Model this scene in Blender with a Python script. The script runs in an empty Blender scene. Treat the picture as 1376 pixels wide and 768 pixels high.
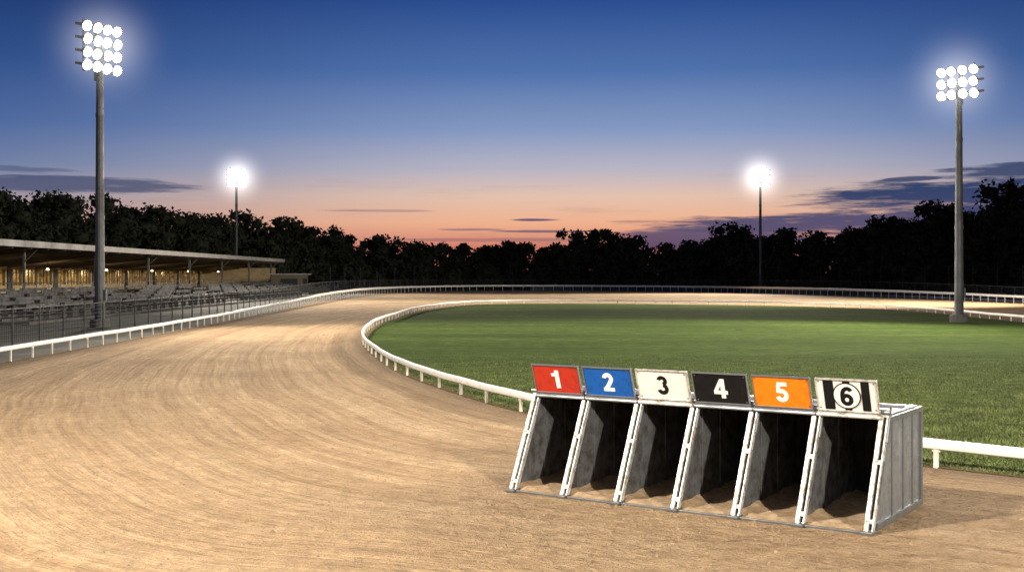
import bpy, math, random
import numpy as np
from mathutils import Vector, Matrix
random.seed(4); rng=np.random.default_rng(7)
scene=bpy.context.scene
COL=scene.collection
V=Vector
# ---------------------------------------------------------------- materials
def mat(name):
    m=bpy.data.materials.new(name); m.use_nodes=True
    nt=m.node_tree; b=nt.nodes['Principled BSDF']
    return m,nt,b
def N(nt,t,**kw):
    n=nt.nodes.new(t)
    for k,v in kw.items(): setattr(n,k,v)
    return n
def math_n(nt,op,a,b=None,c=None,clamp=False):
    n=nt.nodes.new('ShaderNodeMath'); n.operation=op; n.use_clamp=clamp
    for i,s in enumerate((a,b,c)):
        if s is None: continue
        if hasattr(s,'links') or hasattr(s,'is_output'): nt.links.new(s,n.inputs[i])
        else: n.inputs[i].default_value=s
    return n.outputs[0]
def mixc(nt,f,a,b,mode='MIX'):
    n=nt.nodes.new('ShaderNodeMix'); n.data_type='RGBA'; n.blend_type=mode
    for s,i in ((f,0),(a,6),(b,7)):
        if hasattr(s,'is_output'): nt.links.new(s,n.inputs[i])
        elif i==0: n.inputs[0].default_value=s
        else: n.inputs[i].default_value=(*s,1) if len(s)==3 else s
    return n.outputs[2]
def noise(nt,vec,scale,detail=4,rough=.55):
    n=nt.nodes.new('ShaderNodeTexNoise'); n.inputs['Scale'].default_value=scale
    n.inputs['Detail'].default_value=detail; n.inputs['Roughness'].default_value=rough
    if vec is not None: nt.links.new(vec,n.inputs['Vector'])
    return n.outputs[0]
def mapping(nt,vec,scale):
    n=nt.nodes.new('ShaderNodeMapping'); n.inputs['Scale'].default_value=scale
    nt.links.new(vec,n.inputs['Vector']); return n.outputs[0]
def ramp(nt,f,stops):
    n=nt.nodes.new('ShaderNodeValToRGB'); e=n.color_ramp.elements
    while len(e)<len(stops): e.new(0.5)
    for i,(p,c) in enumerate(stops):
        e[i].position=p; e[i].color=(*c,1) if len(c)==3 else c
    nt.links.new(f,n.inputs[0]); return n.outputs[0]
def maprange(nt,f,a,b,c=0,d=1,smooth=True):
    n=nt.nodes.new('ShaderNodeMapRange')
    if smooth: n.interpolation_type='SMOOTHSTEP'
    nt.links.new(f,n.inputs[0])
    for i,v in enumerate((a,b,c,d)): n.inputs[i+1].default_value=v
    return n.outputs[0]
def bump(nt,h,strength,dist,b):
    n=nt.nodes.new('ShaderNodeBump'); n.inputs['Strength'].default_value=strength
    n.inputs['Distance'].default_value=dist; nt.links.new(h,n.inputs['Height'])
    nt.links.new(n.outputs[0],b.inputs['Normal'])
def simple(name,c,rough=.6,metal=0,var=.25,scale=6,bmp=0,c2=None,lo=.35,hi=.62,spec=.5):
    m,nt,b=mat(name)
    tc=N(nt,'ShaderNodeTexCoord').outputs['Object']
    nz=noise(nt,tc,scale,5,.65)
    d=tuple(x*(1-var) for x in c) if c2 is None else c2
    col=ramp(nt,nz,[(lo,d),(hi,c)])
    nt.links.new(col,b.inputs['Base Color'])
    nt.links.new(maprange(nt,nz,.3,.7,min(1,rough+.12),max(0,rough-.1)),b.inputs['Roughness'])
    b.inputs['Metallic'].default_value=metal; b.inputs['Specular IOR Level'].default_value=spec
    if bmp: bump(nt,noise(nt,tc,scale*6,4),bmp,.01,b)
    return m
def emis(name,c,s):
    m,nt,b=mat(name)
    b.inputs['Base Color'].default_value=(*c,1)
    b.inputs['Emission Color'].default_value=(*c,1); b.inputs['Emission Strength'].default_value=s
    return m
# ---------------------------------------------------------------- mesh helper
class MB:
    def __init__(s): s.v=[]; s.f=[]; s.m=[]
    def add(s,vs,fs,mi=0):
        o=len(s.v); s.v+= [tuple(x) for x in vs]; s.f+=[tuple(i+o for i in f) for f in fs]; s.m+=[mi]*len(fs)
    def box(s,c,size,mi=0,M=None):
        x,y,z=[a/2 for a in size]; c=V(c)
        vs=[V((i*x,j*y,k*z)) for k in(-1,1) for j in(-1,1) for i in(-1,1)]
        if M is not None: vs=[M@a for a in vs]
        s.add([a+c for a in vs],[(0,2,3,1),(4,5,7,6),(0,1,5,4),(2,6,7,3),(0,4,6,2),(1,3,7,5)],mi)
    def prism(s,prof,x0,x1,mi=0):
        n=len(prof)
        vs=[(x0,p[0],p[1]) for p in prof]+[(x1,p[0],p[1]) for p in prof]
        fs=[tuple(range(n))[::-1],tuple(range(n,2*n))]+[(i,(i+1)%n,(i+1)%n+n,i+n) for i in range(n)]
        s.add(vs,fs,mi)
    def tube(s,a,b,r0,r1=None,n=8,mi=0,caps=True):
        a=V(a);b=V(b); r1=r0 if r1 is None else r1
        d=(b-a).normalized(); up=V((0,0,1)) if abs(d.z)<.95 else V((1,0,0))
        u=d.cross(up).normalized(); w=u.cross(d)
        vs=[]
        for p,r in((a,r0),(b,r1)):
            for i in range(n):
                t=2*math.pi*i/n; vs.append(p+(u*math.cos(t)+w*math.sin(t))*r)
        fs=[(i,(i+1)%n,(i+1)%n+n,i+n) for i in range(n)]
        if caps: fs+=[tuple(range(n))[::-1],tuple(range(n,2*n))]
        s.add(vs,fs,mi)
    def obj(s,name,mats,parent=None,smooth=False,bevel=0):
        me=bpy.data.meshes.new(name); me.from_pydata(s.v,[],s.f)
        for m in mats: me.materials.append(m)
        me.polygons.foreach_set('material_index',s.m)
        if smooth: me.polygons.foreach_set('use_smooth',[True]*len(s.f))
        me.update()
        o=bpy.data.objects.new(name,me); COL.objects.link(o)
        if parent: o.parent=parent
        if bevel:
            bv=o.modifiers.new('bevel','BEVEL'); bv.width=bevel; bv.segments=2; bv.limit_method='ANGLE'
        return o
def empty(name,loc=(0,0,0),rz=0,parent=None):
    e=bpy.data.objects.new(name,None); COL.objects.link(e); e.location=loc; e.rotation_euler=(0,0,rz)
    e.empty_display_size=.3
    if parent: e.parent=parent
    return e
def npmesh(name,verts,faces,mt,parent=None):
    me=bpy.data.meshes.new(name)
    nv=len(verts); nf,k=faces.shape
    me.vertices.add(nv); me.vertices.foreach_set('co',verts.astype(np.float32).ravel())
    me.loops.add(nf*k); me.loops.foreach_set('vertex_index',faces.astype(np.int32).ravel())
    me.polygons.add(nf); me.polygons.foreach_set('loop_start',np.arange(0,nf*k,k,dtype=np.int32))
    me.materials.append(mt); me.update(calc_edges=True); me.validate()
    o=bpy.data.objects.new(name,me); COL.objects.link(o)
    if parent: o.parent=parent
    return o
# ---------------------------------------------------------------- track plan (metres, camera stands at origin looking +Y)
inner_pts=[(26.2,61),(26.7,80),(23.5,90),(18.3,95.5),(7.1,101),(-2.3,98.5),(-6.0,82),(-6.5,66),(-6.4,54.9),(-5.36,42.7),(-3.3,31.5),(-1.36,24.8),(.49,20.2),(2.7,17.3),(5.18,14.9),(8,12.6),(13,10.4),(19,11.5),(23.5,19),(25.5,38)]
outer_pts=[(45.5,70),(43.8,101),(41,128),(31.2,160),(24,174),(12.8,184),(3,187),(-5.5,184),(-13,170),(-17,150),(-17.9,120),(-16.6,91),(-15,62),(-14.3,46.8),(-13.9,32),(-13.2,15),(-10,-1),(-3,-12),(9,-18),(23,-17),(36,-8),(43,10),(45.5,38)]
def loop_curve(pts,n=24):
    P=[np.array(p,float) for p in pts]; L=len(P); out=[]
    for i in range(L):
        p0,p1,p2,p3=P[i-1],P[i],P[(i+1)%L],P[(i+2)%L]
        for k in range(n):
            t=k/n
            out.append(.5*((2*p1)+(-p0+p2)*t+(2*p0-5*p1+4*p2-p3)*t*t+(-p0+3*p1-3*p2+p3)*t**3))
    return np.array(out)
inner=loop_curve(inner_pts); outer=loop_curve(outer_pts)
C=np.array([10.,52.])
NA=900
ths=np.linspace(0,2*np.pi,NA,endpoint=False)
def radial(curve):
    d=curve-C; th=np.unwrap(np.arctan2(d[:,1],d[:,0])); r=np.hypot(d[:,0],d[:,1])
    th=th%(2*np.pi); o=np.argsort(th)
    return np.interp(ths,th[o],r[o],period=2*np.pi)
ri=radial(inner); ro=radial(outer)
dirs=np.stack([np.cos(ths),np.sin(ths)],1)
mid=C+dirs*((ri+ro)/2)[:,None]
seg=np.hypot(*(np.roll(mid,-1,0)-mid).T); arc=np.concatenate([[0],np.cumsum(seg)])
ip=C+dirs*ri[:,None]; op_=C+dirs*ro[:,None]
def ring_mesh(name,rows,zs,u,mt):
    R=len(rows); verts=np.concatenate([np.concatenate([r,np.full((NA,1),z)],1) for r,z in zip(rows,zs)])
    faces=[];uv=[]
    for a in range(R-1):
        for i in range(NA):
            j=(i+1)%NA
            faces.append((a*NA+i,(a+1)*NA+i,(a+1)*NA+j,a*NA+j))
            uv+= [(u[a][i][0],arc[i],u[a][i][1]),(u[a+1][i][0],arc[i],u[a+1][i][1]),(u[a+1][j][0],arc[i+1],u[a+1][j][1]),(u[a][j][0],arc[i+1],u[a][j][1])]
    o=npmesh(name,verts,np.array(faces),mt)
    l=o.data.uv_layers.new(name='UVMap'); l2=o.data.uv_layers.new(name='Edge')
    uv=np.array(uv)
    l.data.foreach_set('uv',uv[:,:2].astype(np.float32).ravel())
    l2.data.foreach_set('uv',np.stack([uv[:,2],uv[:,2]],1).astype(np.float32).ravel())
    o.data.polygons.foreach_set('use_smooth',[True]*len(o.data.polygons))
    return o
# --- sand
m,nt,b=mat('raked_sand')
uv=N(nt,'ShaderNodeUVMap',uv_map='UVMap').outputs[0]; ed=N(nt,'ShaderNodeUVMap',uv_map='Edge').outputs[0]
obc=N(nt,'ShaderNodeTexCoord').outputs['Object']
sx=N(nt,'ShaderNodeSeparateXYZ'); nt.links.new(uv,sx.inputs[0])
se=N(nt,'ShaderNodeSeparateXYZ'); nt.links.new(ed,se.inputs[0])
wob=noise(nt,obc,.09,1)
uw=math_n(nt,'ADD',sx.outputs[0],math_n(nt,'MULTIPLY',wob,.5))
uw=math_n(nt,'ADD',uw,math_n(nt,'MULTIPLY',noise(nt,obc,2.5,2),.05))
cb=N(nt,'ShaderNodeCombineXYZ'); nt.links.new(uw,cb.inputs[0]); nt.links.new(sx.outputs[1],cb.inputs[1])
s1=noise(nt,mapping(nt,cb.outputs[0],(.9,.010,1)),1,3,.6)
s2=noise(nt,mapping(nt,cb.outputs[0],(3.6,.022,1)),1,3,.6)
s3=noise(nt,mapping(nt,cb.outputs[0],(13,.32,1)),1,4,.72)
big=noise(nt,obc,.25,4,.6); fine=noise(nt,obc,26,4,.8); mid_=noise(nt,obc,4.2,5,.75)
vm=N(nt,'ShaderNodeVectorMath',operation='DISTANCE'); nt.links.new(obc,vm.inputs[0]); vm.inputs[1].default_value=(2.3,12.2,0)
tramp=maprange(nt,math_n(nt,'ADD',vm.outputs['Value'],math_n(nt,'MULTIPLY',mid_,-1.5)),1.2,3.4,1,0)
c=ramp(nt,s2,[(.34,(.33,.22,.127)),(.5,(.41,.29,.175)),(.66,(.46,.335,.21))])
c=mixc(nt,math_n(nt,'MULTIPLY',maprange(nt,s1,.42,.62),.4),c,(.32,.22,.13))
c=mixc(nt,.6,c,ramp(nt,fine,[(.3,(.30,.30,.30)),(.65,(.70,.70,.70))]),'OVERLAY')
c=mixc(nt,.5,c,ramp(nt,mid_,[(.32,(.28,.27,.26)),(.64,(.66,.66,.66))]),'OVERLAY')
c=mixc(nt,.45,c,ramp(nt,big,[(.35,(.34,.32,.30)),(.62,(.6,.6,.6))]),'OVERLAY')
c=mixc(nt,.40,c,ramp(nt,s3,[(.36,(.26,.26,.26)),(.60,(.66,.66,.66))]),'OVERLAY')
c=mixc(nt,math_n(nt,'MULTIPLY',tramp,.5),c,ramp(nt,mid_,[(.35,(.20,.135,.08)),(.6,(.40,.29,.185))]))
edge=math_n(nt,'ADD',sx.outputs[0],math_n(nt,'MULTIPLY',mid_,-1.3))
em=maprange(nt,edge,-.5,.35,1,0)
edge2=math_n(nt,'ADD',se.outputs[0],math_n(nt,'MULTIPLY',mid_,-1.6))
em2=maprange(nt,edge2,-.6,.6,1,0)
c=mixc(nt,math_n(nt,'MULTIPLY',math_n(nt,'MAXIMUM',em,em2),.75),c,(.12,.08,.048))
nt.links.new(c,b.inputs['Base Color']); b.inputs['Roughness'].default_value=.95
b.inputs['Specular IOR Level'].default_value=.15
h=math_n(nt,'ADD',math_n(nt,'MULTIPLY',s2,1.2),math_n(nt,'MULTIPLY',s3,1.05))
h=math_n(nt,'ADD',h,math_n(nt,'MULTIPLY',mid_,math_n(nt,'ADD',1.2,math_n(nt,'MULTIPLY',tramp,2.2)))); h=math_n(nt,'ADD',h,math_n(nt,'MULTIPLY',fine,.55))
bump(nt,h,1.0,.055,b)
sand_mat=m
rows=[];us=[]
fr=np.concatenate([[-.01,0,.01,.03,.06],np.linspace(.1,.9,14),[.94,.97,1,1.02]])
w=ro-ri
def tang(curve):
    t=np.roll(curve,-1,0)-np.roll(curve,1,0); return t/np.hypot(*t.T)[:,None]
cosi=np.abs(dirs[:,0]*tang(ip)[:,1]-dirs[:,1]*tang(ip)[:,0])
coso=np.abs(dirs[:,0]*tang(op_)[:,1]-dirs[:,1]*tang(op_)[:,0])
for f in fr:
    r=ri+w*f; rows.append(C+dirs*r[:,None])
    cm=cosi*(1-f)+coso*f
    us.append(list(zip(w*f*cm,w*(1-f)*cm)))
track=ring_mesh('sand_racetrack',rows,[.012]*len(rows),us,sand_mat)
# --- grass
m,nt,b=mat('infield_turf')
obc=N(nt,'ShaderNodeTexCoord').outputs['Object']
uv=N(nt,'ShaderNodeUVMap',uv_map='UVMap').outputs[0]
sx=N(nt,'ShaderNodeSeparateXYZ'); nt.links.new(uv,sx.inputs[0])
g1=noise(nt,obc,.10,4,.6); g2=noise(nt,obc,1.6,5,.7); g3=noise(nt,obc,18,3,.75)
g4=noise(nt,mapping(nt,obc,(.05,.35,1)),1,3,.6)
c=ramp(nt,g2,[(.3,(.030,.054,.012)),(.5,(.052,.082,.019)),(.7,(.086,.116,.031))])
c=mixc(nt,math_n(nt,'MULTIPLY',maprange(nt,g1,.42,.62),.5),c,(.028,.050,.012))
c=mixc(nt,.5,c,ramp(nt,g3,[(.3,(.25,.25,.25)),(.68,(.8,.8,.75))]),'OVERLAY')
c=mixc(nt,.45,c,ramp(nt,g4,[(.4,(.34,.34,.34)),(.6,(.62,.62,.6))]),'OVERLAY')
d=math_n(nt,'ADD',sx.outputs[0],math_n(nt,'MULTIPLY',g2,-.5))
c=mixc(nt,maprange(nt,d,-.15,.15,1,0),c,(.12,.095,.05))
nt.links.new(c,b.inputs['Base Color']); b.inputs['Roughness'].default_value=1; b.inputs['Specular IOR Level'].default_value=.02
bump(nt,math_n(nt,'ADD',g3,g2),.6,.04,b)
turf=m
rows=[];us=[]
for f in [.01,.1,.25,.4,.55,.7,.8,.88,.93,.96,.98,.99,1.0]:
    r=ri*f+ .03*f; rows.append(C+dirs*r[:,None]); us.append(list(zip(ri*(1-f)*cosi,ri*(1-f))))
infield=ring_mesh('infield_grass',rows,[.02]*len(rows),us,turf)
def in_loop(P):
    d=P-C; th=np.arctan2(d[:,1],d[:,0])%(2*np.pi); r=np.hypot(d[:,0],d[:,1])
    return r<np.interp(th,ths,ri,period=2*np.pi)-.05
nB=420000
P=np.stack([rng.uniform(-5,18,nB),rng.uniform(10,38,nB)],1)
keep=in_loop(P)&(np.abs(P[:,0])<P[:,1]*.46+1)&(rng.random(nB)<np.clip(1.25-(P[:,1]-10)/22,0,1)**1.5)
P=P[keep]; n=len(P)
a=rng.uniform(0,2*np.pi,n); hgt=rng.uniform(.02,.05,n)*(1+.4*np.sin(P[:,0]*1.7)*np.sin(P[:,1]*1.3)); wd=rng.uniform(.006,.011,n)*(1+P[:,1]/40)
lean=rng.normal(0,.022,(n,2))
B=np.zeros((n,3,3)); B[:,0,:2]=P-np.stack([np.cos(a),np.sin(a)],1)*wd[:,None]; B[:,1,:2]=P+np.stack([np.cos(a),np.sin(a)],1)*wd[:,None]
B[:,:2,2]=.018; B[:,2,:2]=P+lean; B[:,2,2]=.02+hgt*np.clip(1.5-P[:,1]/40,.4,1)
bl=simple('grass_blade',(.14,.175,.05),.8,0,.6,1.5)
npmesh('grass_blades',B.reshape(-1,3),np.arange(n*3).reshape(n,3),bl)
# --- surrounding ground
gm=simple('rough_ground',(.035,.038,.026),.95,0,.5,.35,.6)
g=MB(); g.add([(-1500,-600,0),(1500,-600,0),(1500,2000,0),(-1500,2000,0)],[(0,1,2,3)]); g.obj('ground',[gm])
# --- sand clods
nC=18000
Q=np.stack([rng.uniform(-9,7,nC),rng.uniform(6.5,24,nC)],1)
Q=np.concatenate([Q,np.stack([rng.normal(2.2,1.6,3000),rng.normal(12.0,1.1,3000)],1)]); Q=Q[~in_loop(Q)]; n=len(Q)
sz=rng.gamma(1.4,.0042,n)+.003
tet=np.array([(1,0,-.2),(-.5,.87,-.2),(-.5,-.87,-.2),(0,0,.8)])
rot=rng.uniform(0,6.28,n); cs,sn=np.cos(rot),np.sin(rot)
T=np.zeros((n,4,3)); sc=sz[:,None]
T[:,:,0]=(tet[None,:,0]*cs[:,None]-tet[None,:,1]*sn[:,None])*sc+Q[:,:1]+rng.normal(0,.2,(n,4))*sc
T[:,:,1]=(tet[None,:,0]*sn[:,None]+tet[None,:,1]*cs[:,None])*sc+Q[:,1:]
T[:,:,2]=tet[None,:,2]*sc+.014
F=(np.arange(n)[:,None,None]*4+np.array([(0,1,3),(1,2,3),(2,0,3)])[None]).reshape(-1,3)
npmesh('sand_clods',T.reshape(-1,3),F,simple('clod',(.34,.245,.15),.95,0,.4,9))
# ---------------------------------------------------------------- rails
white=simple('white_rail_paint',(.80,.79,.76),.4,0,.16,3)
postm=simple('white_post',(.72,.70,.65),.55,0,.4,5,c2=(.46,.39,.30))
def resample(curve,step):
    c=np.vstack([curve,curve[:1]]); s=np.concatenate([[0],np.cumsum(np.hypot(*np.diff(c,axis=0).T))])
    n=int(round(s[-1]/step)); t=np.linspace(0,s[-1],n,endpoint=False)
    return np.stack([np.interp(t,s,c[:,0]),np.interp(t,s,c[:,1])],1)
def rail(name,curve,hfun,tfun,wide,pstep,sub,lean=0):
    pts=resample(curve,pstep/sub); n=len(pts); T=tang(pts); Nn=np.stack([T[:,1],-T[:,0]],1)
    e=empty(name)
    mb=MB(); prof=[(-.5,-.38),(-.38,-.5),(.38,-.5),(.5,-.38),(.5,.3),(.3,.5),(-.3,.5),(-.5,.3)]; k=len(prof)
    vs=[];fs=[]
    for i in range(n):
        h=hfun(pts[i][1])+.006*math.sin(i*.37)+.004*math.sin(i*.91); tall=tfun(pts[i][1])
        for a,bq in prof: vs.append((pts[i][0]+Nn[i][0]*a*wide,pts[i][1]+Nn[i][1]*a*wide,h-tall/2+bq*tall))
    for i in range(n):
        j=(i+1)%n
        for q in range(k): fs.append((i*k+q,i*k+(q+1)%k,j*k+(q+1)%k,j*k+q))
    mb.add(vs,fs); mb.obj('top_rail',[white],e,True)
    mb=MB()
    for i in range(0,n,sub):
        h=hfun(pts[i][1]); tall=tfun(pts[i][1]); M=Matrix.Rotation(math.atan2(T[i][1],T[i][0]),3,'Z')
        hh=h-tall+.02; tw=random.uniform(-.012,.012)
        mb.box((pts[i][0]+tw,pts[i][1],hh/2),(.055,.05,hh),0,M)
        mb.box((pts[i][0],pts[i][1],hh-.03),(.10,.035,.05),0,M)
    mb.obj('posts',[postm],e,bevel=.006)
    return e
def sm(x,a,b):
    t=min(1,max(0,(x-a)/(b-a))); return t*t*(3-2*t)
rail('inner_running_rail',inner,lambda D:.37,lambda D:.125,.07,1.6,4)
rail('outer_running_rail',outer,lambda D:.46+.47*sm(D,60,150),lambda D:.12+.14*sm(D,60,150),.09,1.6,2)
# ---------------------------------------------------------------- wire fence behind outer rail
dark=simple('dark_steel',(.035,.037,.04),.6,.4,.4,4)
galv=simple('galvanised',(.24,.255,.27),.45,.8,.3,4)
Tn=tang(op_); Nn=np.stack([Tn[:,1],-Tn[:,0]],1)
offc=op_+Nn*3.0
fc=resample(offc,2.5)
fe=empty('wire_mesh_fence')
mb=MB(); mw=MB()
for i in range(len(fc)):
    p=fc[i]; q=fc[(i+1)%len(fc)]
    if p[1]<20: continue
    h=1.25+ .5*sm(p[1],90,150)
    mb.tube((p[0],p[1],0),(p[0],p[1],h+.05),.032,n=6)
    if q[1]<20: continue
    for z in (h,): mb.tube((p[0],p[1],z),(q[0],q[1],z),.024,n=5,caps=False)
    for z in np.linspace(.08,h-.1,8): mw.tube((p[0],p[1],z),(q[0],q[1],z),.006,n=3,caps=False)
    K=14
    for k in range(1,K):
        x=p+(q-p)*k/K; mw.tube((x[0],x[1],.05),(x[0],x[1],h),.005,n=3,caps=False)
mb.obj('posts_and_top_bar',[dark],fe); mw.obj('mesh_wires',[dark],fe)
fe=empty('boundary_fence'); mb=MB()
oc=resample(op_+Nn*14,4.5)
for i in range(len(oc)):
    p=oc[i]; q=oc[(i+1)%len(oc)]
    if p[1]<75 or q[1]<75 or p[0]<-26 and p[1]<172: continue
    mb.tube((p[0],p[1],0),(p[0],p[1],3.6),.05,n=6)
    for z in np.linspace(.3,3.5,9): mb.tube((p[0],p[1],z),(q[0],q[1],z),.012,n=3,caps=False)
mb.obj('posts_and_wires',[dark],fe)
bb=simple('blue_board',(.03,.05,.11),.6,0,.5,.3)
mb=MB(); oc=resample(op_+Nn*1.6,3.2)
for i in range(len(oc)):
    p=oc[i]; q=oc[(i+1)%len(oc)]
    if p[1]<90 or p[0]<5: continue
    dd=q-p; M=Matrix.Rotation(math.atan2(dd[1],dd[0]),3,'Z'); cc=(p+q)/2
    mb.box((cc[0],cc[1],.38),(3.05,.05,.62),0,M)
    mb.box((p[0],p[1],.38),(.08,.08,.76),0,M)
mb.obj('advertising_boards',[bb])
# ---------------------------------------------------------------- grandstand
gs=empty('grandstand')
conc=simple('concrete',(.10,.097,.09),.9,0,.4,.8,.3)
roofm=simple('roof_sheet',(.14,.15,.16),.6,.2,.3,.5)
fasc=simple('fascia',(.34,.32,.30),.5,0,.25,.7)
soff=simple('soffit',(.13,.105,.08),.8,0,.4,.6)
cream=simple('cream_wall',(.36,.28,.16),.85,0,.35,.7)
wood=simple('seat_plank',(.085,.083,.082),.75,0,.5,2)
m,nt,b=mat('lit_window')
tc=N(nt,'ShaderNodeTexCoord').outputs['Object']; nz=noise(nt,mapping(nt,tc,(1,.5,1.2)),1.3,5,.7)
cc=ramp(nt,nz,[(.32,(.05,.03,.008)),(.5,(.26,.15,.045)),(.7,(.60,.40,.14))])
nt.links.new(cc,b.inputs['Base Color']); nt.links.new(cc,b.inputs['Emission Color']); b.inputs['Emission Strength'].default_value=.32
b.inputs['Roughness'].default_value=.15
winm=m
Y0,Y1=66,166
def slabY(mb,prof,y0,y1,mi=0): # prof in (x,z)
    n=len(prof); vs=[(p[0],y0,p[1]) for p in prof]+[(p[0],y1,p[1]) for p in prof]
    mb.add(vs,[tuple(range(n)),tuple(range(n,2*n))[::-1]]+[(i,i+n,(i+1)%n+n,(i+1)%n) for i in range(n)],mi)
mb=MB()
slabY(mb,[(-43,3.35),(-32.2,4.45),(-32.2,4.62),(-43,3.55)],Y0,Y1+2,0)
slabY(mb,[(-32.2,4.28),(-32.05,4.28),(-32.05,4.70),(-32.2,4.70)],Y0-.1,Y1+2.1,1)
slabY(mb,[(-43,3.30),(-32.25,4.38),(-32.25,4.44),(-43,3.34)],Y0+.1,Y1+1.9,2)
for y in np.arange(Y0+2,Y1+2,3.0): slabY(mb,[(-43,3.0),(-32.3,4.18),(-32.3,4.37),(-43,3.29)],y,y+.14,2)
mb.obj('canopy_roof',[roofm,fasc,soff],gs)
mb=MB()
for y in np.arange(Y0+2,Y1+2,14):
    mb.box((-33.6,y,2.4),(.16,.16,3.9),0); mb.tube((-33.6,y,3.3),(-32.6,y,4.3),.05,n=6)
mb.obj('columns',[simple('column_paint',(.12,.12,.12),.6,.3,.3,2)],gs)
mb=MB()
slabY(mb,[(-43.4,0),(-43,0),(-43,3.3),(-43.4,3.3)],Y0,Y1,0)
slabY(mb,[(-43,.9),(-42.85,.9),(-42.85,1.55),(-43,1.55)],Y0+.02,Y1-.02,0)
slabY(mb,[(-43,2.95),(-42.85,2.95),(-42.85,3.22),(-43,3.22)],Y0+.02,Y1-.02,0)
mb.box((-38,Y1+.12,2.15),(10,.2,2.6),0)
i=0
for y in np.arange(Y0+.5,Y1-2,3.4):
    mb.box((-42.83,y,2.25),(.24,.32,1.4),0)
    mb.box((-42.94,y+1.7,2.25),(.06,2.9,1.36),1)
    for k in (.9,1.7,2.5): mb.box((-42.89,y+k,2.25),(.07,.06,1.38),2)
    mb.box((-42.89,y+1.7,2.6),(.075,2.9,.05),2)
    if i%3==1: mb.box((-42.80,y+1.0,1.95),(.08,1.0,2.05),2)
    i+=1
mb.obj('clubhouse_wall',[cream,winm,dark],gs)
mb=MB(); steps=7
for s_ in range(steps):
    x0=-23.5-s_*1.35; z=.13*(s_+1)
    x1=x0-1.35 if s_<steps-1 else -43.3
    slabY(mb,[(x1,0),(x0,0),(x0,z),(x1,z)],58-0+s_*.01,Y1+1.5-s_*.01,0)
mb.obj('terrace_steps',[conc],gs)
mb=MB()
for s_ in range(steps-1):
    x0=-23.5-s_*1.35-.8; z=.13*(s_+1)
    for y in np.arange(60,Y1,5.2):
        if random.random()<.12: continue
        mb.box((x0,y+2.3,z+.43),(.34,4.4,.05)); mb.box((x0-.24,y+2.3,z+.72),(.04,4.4,.18))
        for k in (.4,2.3,4.2): mb.box((x0-.05,y+k,z+.2),(.3,.06,.41)); mb.box((x0-.22,y+k,z+.45),(.04,.05,.5))
mb.obj('bench_seats',[wood],gs)
mb=MB()
for y in np.arange(Y0+1,Y1,2.2):
    mb.tube((-32.9,y,.9),(-32.9,y,1.9),.03,n=5)
for z in (1.4,1.9): mb.tube((-32.9,Y0,z),(-32.9,Y1,z),.03,n=5)
mb.obj('handrail',[galv],gs)
bulbm=emis('bulb_glass',(1,.72,.32),10)
mb=MB()
for y in np.arange(Y0+5,Y1,14.5):
    mb.tube((-39,y,3.0),(-39,y,3.5),.02,n=5,mi=1); mb.tube((-39,y,2.86),(-39,y,3.0),.13,.08,n=10)
    l=bpy.data.lights.new('pendant_light','POINT'); l.energy=75; l.color=(1,.68,.3); l.shadow_soft_size=.2
    o=bpy.data.objects.new('pendant_light',l); COL.objects.link(o); o.location=(-39,y,2.65); o.parent=gs
mb.obj('pendant_lamps',[bulbm,dark],gs)
ks=empty('kiosk',(-29.5,158,0))
mb=MB(); mb.box((0,0,1.25),(4,5,2.5),0); mb.box((0,0,2.58),(4.8,5.8,.14),1); mb.box((.4,-2.53,1.5),(2.2,.05,1.0),2); mb.box((2.03,0,1.5),(.05,3,1.0),2); mb.box((.4,-2.7,.98),(2.5,.35,.06),1)
mb.obj('kiosk_body',[simple('kiosk_wall',(.12,.10,.07),.8),fasc,dark],ks)
# ---------------------------------------------------------------- floodlight masts
polem=simple('mast_steel',(.085,.09,.10),.55,.4,.35,1.2)
lens=emis('lamp_lens',(1,.97,.9),30)
house=simple('lamp_housing',(.30,.31,.32),.4,.7,.3,4)
def glow_mat(R,A,name):  # lamp glare put in as an emissive volume, not mist
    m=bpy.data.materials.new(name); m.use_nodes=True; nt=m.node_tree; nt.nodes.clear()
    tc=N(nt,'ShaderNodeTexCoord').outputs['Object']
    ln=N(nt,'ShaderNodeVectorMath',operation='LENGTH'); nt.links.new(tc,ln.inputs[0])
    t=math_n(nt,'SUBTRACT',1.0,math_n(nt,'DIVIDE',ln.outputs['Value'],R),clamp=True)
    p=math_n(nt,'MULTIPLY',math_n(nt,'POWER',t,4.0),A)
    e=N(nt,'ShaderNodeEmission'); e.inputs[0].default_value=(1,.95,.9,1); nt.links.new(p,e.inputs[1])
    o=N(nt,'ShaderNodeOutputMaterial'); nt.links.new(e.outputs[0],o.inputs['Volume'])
    return m
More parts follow.
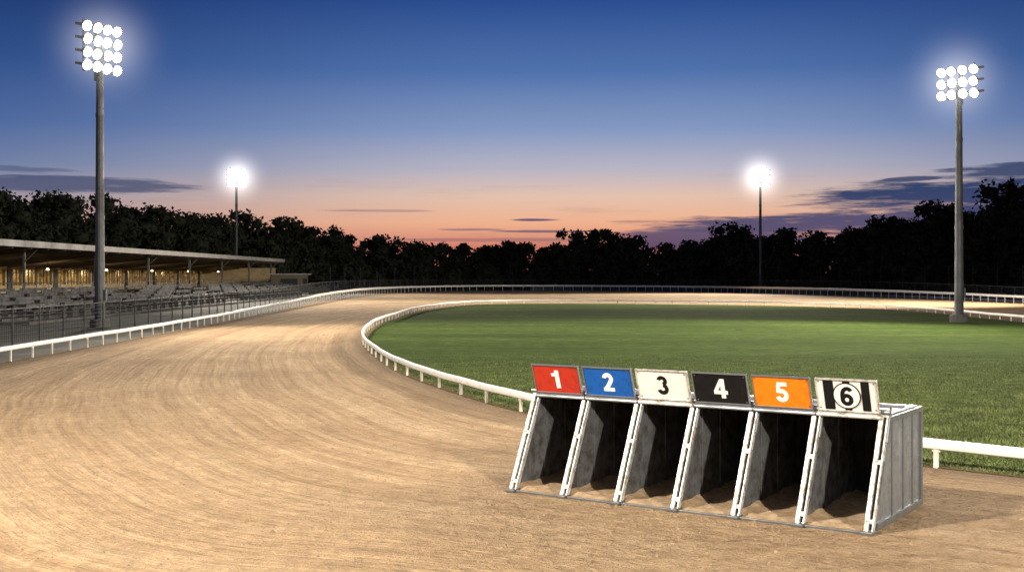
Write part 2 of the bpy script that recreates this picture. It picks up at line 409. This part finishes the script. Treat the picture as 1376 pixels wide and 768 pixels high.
def mast(base,H,headw,rows_,cols,aim,power,r0,r1,glow=None,spot=75,tilt=24,color=(1,.89,.73),ssz=.6):
    e=empty('floodlight_mast',(base[0],base[1],0))
    mb=MB()
    segs=8
    for i in range(segs):
        z0=.35+(H-.35)*i/segs; z1=.35+(H-.35)*(i+1)/segs
        a=r0+(r1-r0)*i/segs; c_=r0+(r1-r0)*(i+1)/segs
        mb.tube((0,0,z0),(0,0,z1),a,c_,n=14)
        if i in(3,6): mb.tube((0,0,z0-.1),(0,0,z0+.1),a*1.12,n=14)
    mb.tube((0,0,.33),(0,0,.39),r0*1.9,n=14)
    mb.box((r0+.03,0,1.5),(.10,.22,.5))
    mb.obj('pole',[polem],e)
    mb=MB(); mb.tube((0,0,0),(0,0,.34),r0*2.0,n=18); mb.obj('concrete_foot',[conc],e,bevel=.03)
    ang=math.atan2(aim[1]-base[1],aim[0]-base[0])+math.pi/2   # local -Y looks at the aim point
    hd=empty('lamp_head',(0,0,H),ang,e)
    px=headw/cols; ph=px*1.02
    mb=MB(); ml=MB(); mh=MB()
    for r in range(rows_):
        z=(r-(rows_-1)/2)*ph
        mb.box((0,.18,z),(headw*1.04,.09,.11))
        for c_ in range(cols):
            x=(c_-(cols-1)/2)*px
            t=math.radians(tilt+random.uniform(-5,5)); pan=random.uniform(-.12,.12)
            dv=V((math.sin(pan),-math.cos(t),-math.sin(t))).normalized()
            p=V((x,.05,z)); R=px*.42
            mh.tube(p-dv*.05,p+dv*.22,R*.45,R,n=14); mh.tube(p+dv*.22,p+dv*.27,R*1.06,R*1.06,n=14)
            ml.tube(p+dv*.272,p+dv*.285,R*.90,R*.90,n=14)
            mb.tube((x-R,.18,z),p+V((-R*.9,-.1,0)),.018,n=5); mb.tube((x+R,.18,z),p+V((R*.9,-.1,0)),.018,n=5)
    hh=rows_*ph
    for x in (-headw*.3,headw*.3): mb.box((x,.26,0),(.08,.06,hh))
    mb.box((0,.2,-hh*.1),(.16,.2,hh*1.1))
    mb.obj('cross_arms',[polem],hd); mh.obj('lamp_housings',[house],hd); ml.obj('lamp_lenses',[lens],hd)
    l=bpy.data.lights.new('floodlight','SPOT'); l.energy=power; l.color=color; l.spot_size=math.radians(spot); l.spot_blend=.9; l.shadow_soft_size=ssz
    o=bpy.data.objects.new('floodlight',l); COL.objects.link(o)
    src=V((base[0],base[1],H)); dirv=(V((aim[0],aim[1],0))-src)
    o.rotation_mode='QUATERNION'; o.rotation_quaternion=dirv.to_track_quat('-Z','Y')
    o.location=src+V((dirv.x,dirv.y,0)).normalized()*1.0-V((base[0],base[1],0))
    o.parent=e
    if glow:  # added sphere that draws the bloom around the lamp head
        R,A=glow
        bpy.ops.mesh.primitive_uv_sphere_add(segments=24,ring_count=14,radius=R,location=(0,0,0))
        s=bpy.context.active_object; s.name='lamp_glow'; s.parent=hd; s.location=(0,-.3,0)
        s.data.materials.append(glow_mat(R,A,'lamp_glow_%d'%len(bpy.data.materials)))
    return e
mast((-19.04,55),12.95,2.35,4,4,(8,40),34000,.23,.15,glow=(4.0,.34),spot=120)
mast((22.9,61),12.35,2.35,3,4,(0,40),40000,.23,.15,glow=(4.0,.34),spot=130)
mast((-40.5,175),16.8,2.8,4,4,(-5,120),200000,.24,.16,glow=(6.0,.60),spot=70)
mast((36.5,175),16.8,2.8,4,4,(5,120),200000,.24,.16,glow=(6.0,.60),spot=70)
mast((-16.5,4),16.0,2.5,4,4,(7,18),46000,.26,.16,spot=96,ssz=.9)
mast((17,-24),17.0,2.5,4,4,(6,24),110000,.26,.16,spot=70,ssz=.8)  # unseen mast, added as fill for the traps and near grass
mast((53,88),17.0,2.5,4,4,(12,112),240000,.26,.16,spot=80,ssz=.8)  # unseen mast, added to brighten the far bend and its rail
mast((-54,118),19.0,2.5,4,4,(0,92),300000,.26,.16,spot=60,ssz=.8)  # unseen mast, added so the light reaches the far track
mast((50,38),17.0,2.5,4,4,(12,38),130000,.26,.16,spot=80,ssz=.8)  # unseen mast, added to even out the light from the right
# ---------------------------------------------------------------- starting traps
alum=simple('aluminium',(.33,.36,.40),.42,.75,.4,5,c2=(.20,.215,.23))
alum2=simple('worn_white_metal',(.56,.56,.55),.45,.35,.5,16,c2=(.27,.24,.20),lo=.38,hi=.54)
panel=simple('inner_panel',(.16,.17,.185),.5,.5,.55,7,c2=(.06,.055,.05))
rub=simple('black_rubber',(.018,.018,.018),.7,0,.3,6)
backm=simple('back_door',(.02,.02,.02),.7,0,.4,5)
flsand=simple('trap_floor_sand',(.40,.285,.175),.95,0,.5,12,1,c2=(.24,.165,.10))
TW,TD,TH,TL=.658,1.64,1.03,.50
tr=empty('starting_traps',(.016,13.2,.012),math.atan2(-.557,.831))
mb=MB(); posts=MB(); bolts=MB()
L=math.hypot(TL,TH); M=Matrix.Rotation(-math.atan2(TL,TH),3,'X')
for i in range(7):
    x=i*TW; th=.014
    last=(i==6)
    mb.prism([(.03,.03),(TD,.03),(TD,TH-.01),(TL+.02,TH-.01)],x-th,x+th,1 if last else 0)
    # stiffening ribs on both faces of each divider
    for y,zt_ in ((.62,TH-.02),(1.08,TH-.02)):
        mb.box((x+th+.006,y,(zt_+.03)/2),(.010,.03,zt_-.03),0)
    cy,cz=TL/2,TH/2+.01
    posts.box((x-.022,cy-.012,cz),(.042,.045,L),0,M)
    posts.box((x+.038,cy-.004,cz),(.016,.060,L-.01),0,M)
    posts.box((x+.0145,cy+.014,cz),(.029,.03,L-.02),1,M)
    for k in (.10,.60): posts.box((x+.020,TL*k-.028,TH*k+.01),(.045,.012,.05),2,M)
    for k in (.10,.35,.60,.86):
        bolts.tube((x-.024,TL*k-.048,TH*k+.022),(x-.024,TL*k-.02,TH*k+.01),.006,n=6)
    bolts.tube((x+.054,TL*.25,TH*.25),(x+.054,TL*.62,TH*.62),.008,n=6)
    posts.box((x,-.01,.018),(.11,.15,.03),2); posts.box((x,TD/2,.02),(.06,TD,.036),2)
    posts.box((x,TL+.02,TH+.035),(.09,.10,.07),0)
    bolts.tube((x-.06,TL-.02,TH+.05),(x+.06,TL-.02,TH+.05),.026,n=10)
    bolts.tube((x+.05,TL*.78,TH*.78),(x+.05,TL+.04,TH+.10),.011,n=8)
    bolts.tube((x+.05,TL*.78,TH*.78),(x+.05,TL*.9,TH*.92),.018,n=8)
mb.obj('partitions',[panel,alum],tr,bevel=.003)
posts.obj('front_posts',[alum2,rub,galv],tr,bevel=.004)
bolts.obj('bolts_and_dampers',[galv],tr)
mb=MB()
xs=6*TW+.020
mb.prism([(.07,.05),(TD,.05),(TD,TH),(TL+.05,TH)],xs,xs+.012,0)
for y in (.62,1.0,1.33): 
    mb.box((xs+.017,y,(TH+.05)/2 if y>TL else .5),(.012,.035,TH-.1),1)
mb.box((xs+.020,TD/2+.05,.055),(.03,TD-.1,.06),1); mb.box((xs+.020,(TD+TL)/2,TH-.02),(.03,TD-TL,.05),1)
mb.box((xs+.020,TD-.02,TH/2),(.032,.05,TH-.04),1)
for y in (.66,.96,1.04,1.29,1.37,1.56):
    for z in np.arange(.14,TH-.06,.14): mb.box((xs+.013,y,z),(.006,.012,.012),1)
xl=-.020
mb.prism([(.07,.05),(TD,.05),(TD,TH),(TL+.05,TH)],xl-.008,xl,0)
mb.box((xl-.016,TD/2+.05,.055),(.03,TD-.1,.06),1)
for i in range(6):
    mb.box(((i+.5)*TW,(TD+TL)/2+.03,TH+.004),(TW-.012,TD-TL-.02,.018),0)
    mb.box(((i+.5)*TW,TD-.3,TH+.026),(TW-.1,.04,.024),1)
mb.box((3*TW,TD+.012,TH/2+.02),(6*TW+.06,.02,TH-.03),2)
for z in (.07,TH-.02): mb.box((3*TW,TD+.03,z),(6*TW+.08,.03,.05),1)
mb.box((3*TW,(TD+TL)/2+.03,TH-.016),(6*TW,TD-TL-.04,.008),2)
mb.box((3*TW,-.02,.012),(6*TW+.06,.035,.022),1)
mb.obj('shell',[alum,galv,backm],tr,bevel=.003)
mb=MB(); nx,ny=150,44; vs=[];fs=[]
hn=rng.normal(0,1,(ny+1,nx+1))
for _ in range(2): hn=(hn+np.roll(hn,1,0)+np.roll(hn,1,1)+np.roll(hn,-1,0)+np.roll(hn,-1,1))/5
for j in range(ny+1):
    for i in range(nx+1):
        x=i/nx*6*TW; y=.0+j/ny*(TD-.02)
        fx=(x/TW)%1
        z=.022+.10*abs(fx-.5)**3*4+.012*math.sin(x*9+y*5)*math.sin(y*11+x)+hn[j,i]*.012+.05*(y/TD)
        vs.append((x,y,max(z*min(1,y*8),.004)))
for j in range(ny):
    for i in range(nx):
        a=j*(nx+1)+i; fs.append((a,a+1,a+nx+2,a+nx+1))
mb.add(vs,fs); mb.obj('sand_floor',[flsand],tr,True)
mb=MB()
for i in range(6):
    for k in range(5): mb.box((i*TW+.1+k*.115,TD-.02,.5),(.02,.02,.9))
mb.obj('back_grille',[rub],tr)
# number boards, numerals drawn as heavy grotesque strokes
def ribbon(mb,pts,w,z0,z1,sc,off):
    P=[np.array(p,float) for p in pts]; n=len(P); Lf=[];Rt=[]
    for i in range(n):
        a=P[max(i-1,0)]; c_=P[min(i+1,n-1)]; t=c_-a; t/=np.hypot(*t); nn=np.array([-t[1],t[0]])
        Lf.append(P[i]+nn*w/2); Rt.append(P[i]-nn*w/2)
    vs=[((q[0]-off[0])*sc,(q[1]-off[1])*sc+off[2],z) for z in(z0,z1) for q in Lf+Rt]
    m_=2*n; fs=[]
    for i in range(n-1):
        fs.append((m_+i,m_+i+1,m_+n+i+1,m_+n+i)); fs.append((i,i+1,m_+i+1,m_+i)); fs.append((n+i,m_+n+i,m_+n+i+1,n+i+1))
    fs+=[(0,m_,m_+n,n),(n-1,2*n-1,m_+2*n-1,m_+n-1)]
    mb.add(vs,fs)
def arcp(cx,cy,rx,ry,a0,a1,n=22):
    return [(cx+rx*math.cos(math.radians(a0+(a1-a0)*i/n)),cy+ry*math.sin(math.radians(a0+(a1-a0)*i/n))) for i in range(n+1)]
S=.22
DIG={
1:([[(.40,0),(.40,1)],[(.33,.80),(.22,.755),(.07,.735)]],[.25,.17],.36),
2:([arcp(.32,.69,.20,.205,172,-32)+[(.36,.38),(.20,.17),(.16,.10)],[(.02,.10),(.64,.10)]],[S,.20],.33),
3:([arcp(.31,.725,.185,.175,165,-80),arcp(.31,.305,.21,.205,82,-165)],[.20,.21],.33),
4:([[(.47,0),(.47,1)],[(.0,.30),(.70,.30)],[(.42,.93),(.08,.33)]],[.22,.19,.18],.35),
5:([[(.13,.895),(.61,.895)],[(.20,.86),(.155,.45)],arcp(.32,.325,.215,.225,128,-162)],[.20,.19,.21],.33),
6:([arcp(.33,.31,.205,.21,0,360,36),[(.125,.33),(.125,.5),(.145,.66),(.20,.79),(.30,.87),(.41,.885),(.50,.84),(.545,.76)]],[.21,.20],.33)}
signc={1:(.42,.030,.014),2:(.008,.09,.38),3:(.72,.71,.69),4:(.006,.006,.007),5:(.74,.20,.007),6:(.74,.73,.71)}
al=math.radians(20)
whitep=simple('white_paint',(.82,.82,.80),.45,0,.08,8); blackp=simple('black_paint',(.008,.008,.009),.8,0,.3,8,spec=.15)
BW,BH=.60,.335
for i in range(6):
    n=i+1
    be=empty('number_board',((i+.5)*TW,TL-.05,TH+.045),0,tr); be.rotation_euler=(math.radians(90)+al,0,0)
    cl=signc[n]; kf=.86 if n in(3,6) else .7
    pm=simple('board_paint_%d'%n,cl,.6,0,.22,11,c2=tuple(x*kf+.003 for x in cl),lo=.33,hi=.52,spec=.2)
    mb=MB(); mb.box((0,BH/2,0),(BW,BH,.022)); mb.obj('board',[pm],be,bevel=.006)
    mb=MB()
    for sx_ in (-1,1): mb.box((sx_*(BW/2-.002),BH/2,.004),(.010,BH+.010,.034))
    for yy in (.002,BH-.002): mb.box((0,yy,.0045),(BW-.012,.010,.033))
    mb.box((0,-.03,-.01),(BW+.02,.04,.05)); 
    mb.tube((-BW/2-.02,-.045,.02),(BW/2+.02,-.045,.02),.018,n=10)
    for sx_ in(-.2,.2): mb.box((sx_,BH/2,-.02),(.03,BH*.9,.02))
    mb.obj('frame',[alum2 if n in(3,6) else alum],be,bevel=.003)
    mb=MB(); 
    for sx_ in (-1,1):
        for yy in (.03,BH-.03): mb.tube((sx_*(BW/2-.03),yy,.010),(sx_*(BW/2-.03),yy,.016),.007,n=8)
    mb.obj('rivets',[galv],be)
    zt=.0112; hs=.215
    if n==6:
        mb=MB()
        for x0,x1 in((-.225,-.125),(.145,.225),(-.030,.040)): mb.box(((x0+x1)/2,BH/2,.012),(x1-x0,BH-.03,.004))
        mb.obj('stripes',[blackp],be)
        mb=MB(); mb.tube((0,BH/2,.0125),(0,BH/2,.0165),.138,n=40); mb.obj('disc_edge',[blackp],be)
        mb=MB(); mb.tube((0,BH/2,.0135),(0,BH/2,.0185),.126,n=40); mb.obj('disc',[whitep],be)
        zt=.0187; hs=.205
    mb=MB(); st,ws,cx=DIG[n]
    for q,(pts,w_) in enumerate(zip(st,ws)): ribbon(mb,pts,w_,zt-.004,zt+.001+q*.0006,hs,(cx,.5,BH/2))
    mb.obj('numeral',[blackp if n in(3,6) else whitep],be)
# ---------------------------------------------------------------- trees
fol,nt,b=mat('foliage')
tc=N(nt,'ShaderNodeTexCoord').outputs['Object']
nz=noise(nt,tc,.35,3,.7)
nt.links.new(ramp(nt,nz,[(.35,(.014,.017,.012)),(.65,(.046,.053,.033))]),b.inputs['Base Color']); b.inputs['Roughness'].default_value=.9
b.inputs['Specular IOR Level'].default_value=.1
bark=simple('bark',(.04,.034,.028),.95,0,.4,2)
sky_t=[-1.2,-.62,-.43,-.3925,-.361,-.305,-.2675,-.224,-.1675,-.136,-.08,-.03,0,.051,.101,.12,.151,.195,.2325,.27,.3075,.345,.3825,.414,.5,1.2]
sky_e=[.07,.075,.076,.075,.0675,.056,.051,.049,.047,.036,.031,.028,.0325,.034,.034,.022,.036,.0405,.034,.0406,.046,.054,.059,.072,.078,.07]
LV=[]; trunks=MB()
phi=(1+5**.5)/2
iv=np.array([(-1,phi,0),(1,phi,0),(-1,-phi,0),(1,-phi,0),(0,-1,phi),(0,1,phi),(0,-1,-phi),(0,1,-phi),(phi,0,-1),(phi,0,1),(-phi,0,-1),(-phi,0,1)],float); iv/=np.linalg.norm(iv[0])
iF=np.array([(0,11,5),(0,5,1),(0,1,7),(0,7,10),(0,10,11),(1,5,9),(5,11,4),(11,10,2),(10,7,6),(7,1,8),(3,9,4),(3,4,2),(3,2,6),(3,6,8),(3,8,9),(4,9,5),(2,4,11),(6,2,10),(8,6,7),(9,8,1)])
coreV=[];coreF=[];cn=0
def leaves(c,r,n,size):
    d=rng.normal(size=(n,3)); d/=np.linalg.norm(d,axis=1)[:,None]
    rad=r*(.70+.48*rng.random(n)**1.6)
    p=np.array(c)+d*rad[:,None]*np.array([1,1,.8])
    a=rng.normal(size=(n,3)); a/=np.linalg.norm(a,axis=1)[:,None]
    bb_=np.cross(a,rng.normal(size=(n,3))); bb_/=np.linalg.norm(bb_,axis=1)[:,None]
    s=size*(.5+rng.random(n))[:,None]
    q=np.stack([p-a*s,p+bb_*s*.6,p+a*s,p-bb_*s*.6],1); LV.append(q)
def tree(x,y,h,wide=.34,nl=12,dens=95,ls=.33,low=.22):
    global cn
    r=h*wide
    tx=random.uniform(-.04,.04)*h
    trunks.tube((x,y,0),(x+tx,y,h*.45),h*.026,h*.017,n=7,caps=False); trunks.tube((x+tx,y,h*.45),(x+tx*1.4,y,h*.8),h*.017,h*.006,n=6,caps=False)
    for k in range(nl):
        t=(k+.5)/nl; zz=h*(low+(1-low)*t)
        prof=math.sin(math.pi*min(1,(t*.82+.12)))**.7
        a=random.uniform(0,6.283); rr=r*prof*random.uniform(.3,.85)
        lr=r*random.uniform(.28,.50)*(1 if t<.8 else .72)
        zz=min(zz,h-lr*.75)
        c=(x+tx+math.cos(a)*rr,y+math.sin(a)*rr,zz)
        if k%2==0: trunks.tube((x+tx*.8,y,zz*.62),c,h*.009,h*.003,n=5,caps=False)
        leaves(c,lr,int(dens*(lr/2)**1.2)+25,ls)
        cv=iv*(lr*.62)*(.8+.4*rng.random((12,1)))*np.array([1,1,.8])+np.array(c)
        coreV.append(cv); coreF.append(iF+cn*12); cn+=1
t=-.9
while t<.9:
    D=218-300*min(t*t,.2); vis=abs(t)<.5
    e=np.interp(t,sky_t,sky_e)
    tt=t+random.uniform(-.006,.006); DD=D+random.uniform(-5,5)
    tree(tt*DD,DD,(2.4+e*DD)*random.choice([.78,.88,.95,1.03,1.10]),random.uniform(.38,.52),random.randint(13,18) if vis else 8,90 if vis else 35,.32 if vis else .6,.15)
    DD=D+15+random.uniform(-4,4); tt=t+random.uniform(0,.014)
    tree(tt*DD,DD,(2.4+e*DD)*random.uniform(.84,.95),random.uniform(.45,.6),13 if vis else 6,70 if vis else 30,.36 if vis else .6,.10)
    for q in range(2 if vis else 1):
        DD=D-8+random.uniform(-3,3); hh=(2.4+e*DD)*random.uniform(.45,.70); tt=t+random.uniform(-.01,.01)
        tree(tt*DD,DD,hh,.55,8,60 if vis else 30,.33,.05)
    t+=random.uniform(.015,.023) if vis else .05
LVa=np.concatenate(LV); nq=len(LVa)
tl=empty('tree_line')
npmesh('leaf_clumps',LVa.reshape(-1,3),np.arange(nq*4).reshape(nq,4),fol,tl)
npmesh('inner_foliage',np.concatenate(coreV),np.concatenate(coreF),fol,tl)
trunks.obj('trunks_and_limbs',[bark],tl)
print('LEAVES',nq)
# ---------------------------------------------------------------- sky
w=bpy.data.worlds.new('sky'); scene.world=w; w.use_nodes=True; nt=w.node_tree; nt.nodes.clear()
tc=N(nt,'ShaderNodeTexCoord').outputs['Generated']
s=N(nt,'ShaderNodeSeparateXYZ'); nt.links.new(tc,s.inputs[0]); X,Y,Z=s.outputs
az=math_n(nt,'ARCTAN2',X,Y)
def lin(c): return tuple(((x/255+.055)/1.055)**2.4 if x>10 else x/3294 for x in c)
f=math_n(nt,'MULTIPLY',Z,2.5,clamp=True)
cen=ramp(nt,f,[(0,lin((172,84,78))),(.055,lin((208,122,104))),(.11,lin((240,178,142))),(.165,lin((228,194,174))),(.22,lin((186,182,196))),(.30,lin((134,154,194))),(.42,lin((80,114,172))),(.56,lin((44,78,144))),(1,lin((12,24,62)))])
sid=ramp(nt,f,[(0,lin((120,85,100))),(.055,lin((170,124,120))),(.11,lin((190,156,148))),(.165,lin((148,146,164))),(.22,lin((106,124,162))),(.30,lin((74,102,156))),(.42,lin((46,78,136))),(.56,lin((27,54,110))),(1,lin((9,18,48)))])
aw=math_n(nt,'ABSOLUTE',math_n(nt,'SUBTRACT',az,.07))
col=mixc(nt,maprange(nt,aw,.05,.55),cen,sid)
col=mixc(nt,maprange(nt,aw,.8,2.2),col,mixc(nt,.6,sid,(.01,.018,.05)))
cv=N(nt,'ShaderNodeCombineXYZ'); nt.links.new(math_n(nt,'MULTIPLY',az,9),cv.inputs[0]); nt.links.new(math_n(nt,'MULTIPLY',Z,95),cv.inputs[1])
nz=noise(nt,cv.outputs[0],1.0,6,.6)
cv2=N(nt,'ShaderNodeCombineXYZ'); nt.links.new(math_n(nt,'MULTIPLY',az,28),cv2.inputs[0]); nt.links.new(math_n(nt,'MULTIPLY',Z,330),cv2.inputs[1])
nz2=noise(nt,cv2.outputs[0],1.0,5,.65)
clouds=[(.39,.062,.155,.016,1),(.43,.0815,.085,.0065,.9),(.325,.0765,.024,.0025,.9),(.29,.0400,.20,.012,.95),(.17,.0300,.12,.012,.9),(-.37,.0715,.115,.007,.75),(-.40,.082,.05,.003,.5),(.02,.0465,.024,.0012,.9),(-.035,.0385,.03,.001,.55),(.03,.037,.05,.0013,.75),(-.11,.054,.05,.0012,.35),(.11,.045,.03,.001,.4),(-.02,.030,.09,.002,.4)]
tot=None
for a0,e0,wa,we,st in clouds:
    dx=math_n(nt,'POWER',math_n(nt,'ABSOLUTE',math_n(nt,'DIVIDE',math_n(nt,'SUBTRACT',az,a0),wa)),2.0)
    dz=math_n(nt,'POWER',math_n(nt,'ABSOLUTE',math_n(nt,'DIVIDE',math_n(nt,'SUBTRACT',Z,e0),we)),2.0)
    v=math_n(nt,'SUBTRACT',1.0,math_n(nt,'ADD',dx,dz))
    v=math_n(nt,'ADD',v,math_n(nt,'MULTIPLY',math_n(nt,'SUBTRACT',nz,.5),2.6))
    v=math_n(nt,'ADD',v,math_n(nt,'MULTIPLY',math_n(nt,'SUBTRACT',nz2,.5),1.6))
    v=math_n(nt,'MULTIPLY',maprange(nt,v,-.1,.7),st)
    tot=v if tot is None else math_n(nt,'MAXIMUM',tot,v)
ccol=ramp(nt,f,[(0,lin((75,60,88))),(.09,lin((80,76,112))),(.17,lin((54,68,106))),(.25,lin((42,60,100)))])
col=mixc(nt,tot,col,ccol)
cir=maprange(nt,noise(nt,cv.outputs[0],.55,6,.62),.5,.75)
col=mixc(nt,math_n(nt,'MULTIPLY',cir,math_n(nt,'MULTIPLY',maprange(nt,Z,.02,.12,1,0),.35)),col,ccol)
bg=N(nt,'ShaderNodeBackground'); nt.links.new(col,bg.inputs[0]); bg.inputs[1].default_value=1.0
o=N(nt,'ShaderNodeOutputWorld'); nt.links.new(bg.outputs[0],o.inputs[0])
# ---------------------------------------------------------------- camera
cam=bpy.data.cameras.new('camera'); co=bpy.data.objects.new('camera',cam); COL.objects.link(co)
co.location=(0,0,2.4); co.rotation_euler=(math.radians(90),0,0)
cam.sensor_width=36; cam.lens=36*1600/1376; cam.shift_y=-14/1376; cam.clip_end=5000; cam.clip_start=.1
scene.camera=co
scene.view_settings.view_transform='Standard'; scene.view_settings.look='None'; scene.view_settings.exposure=0
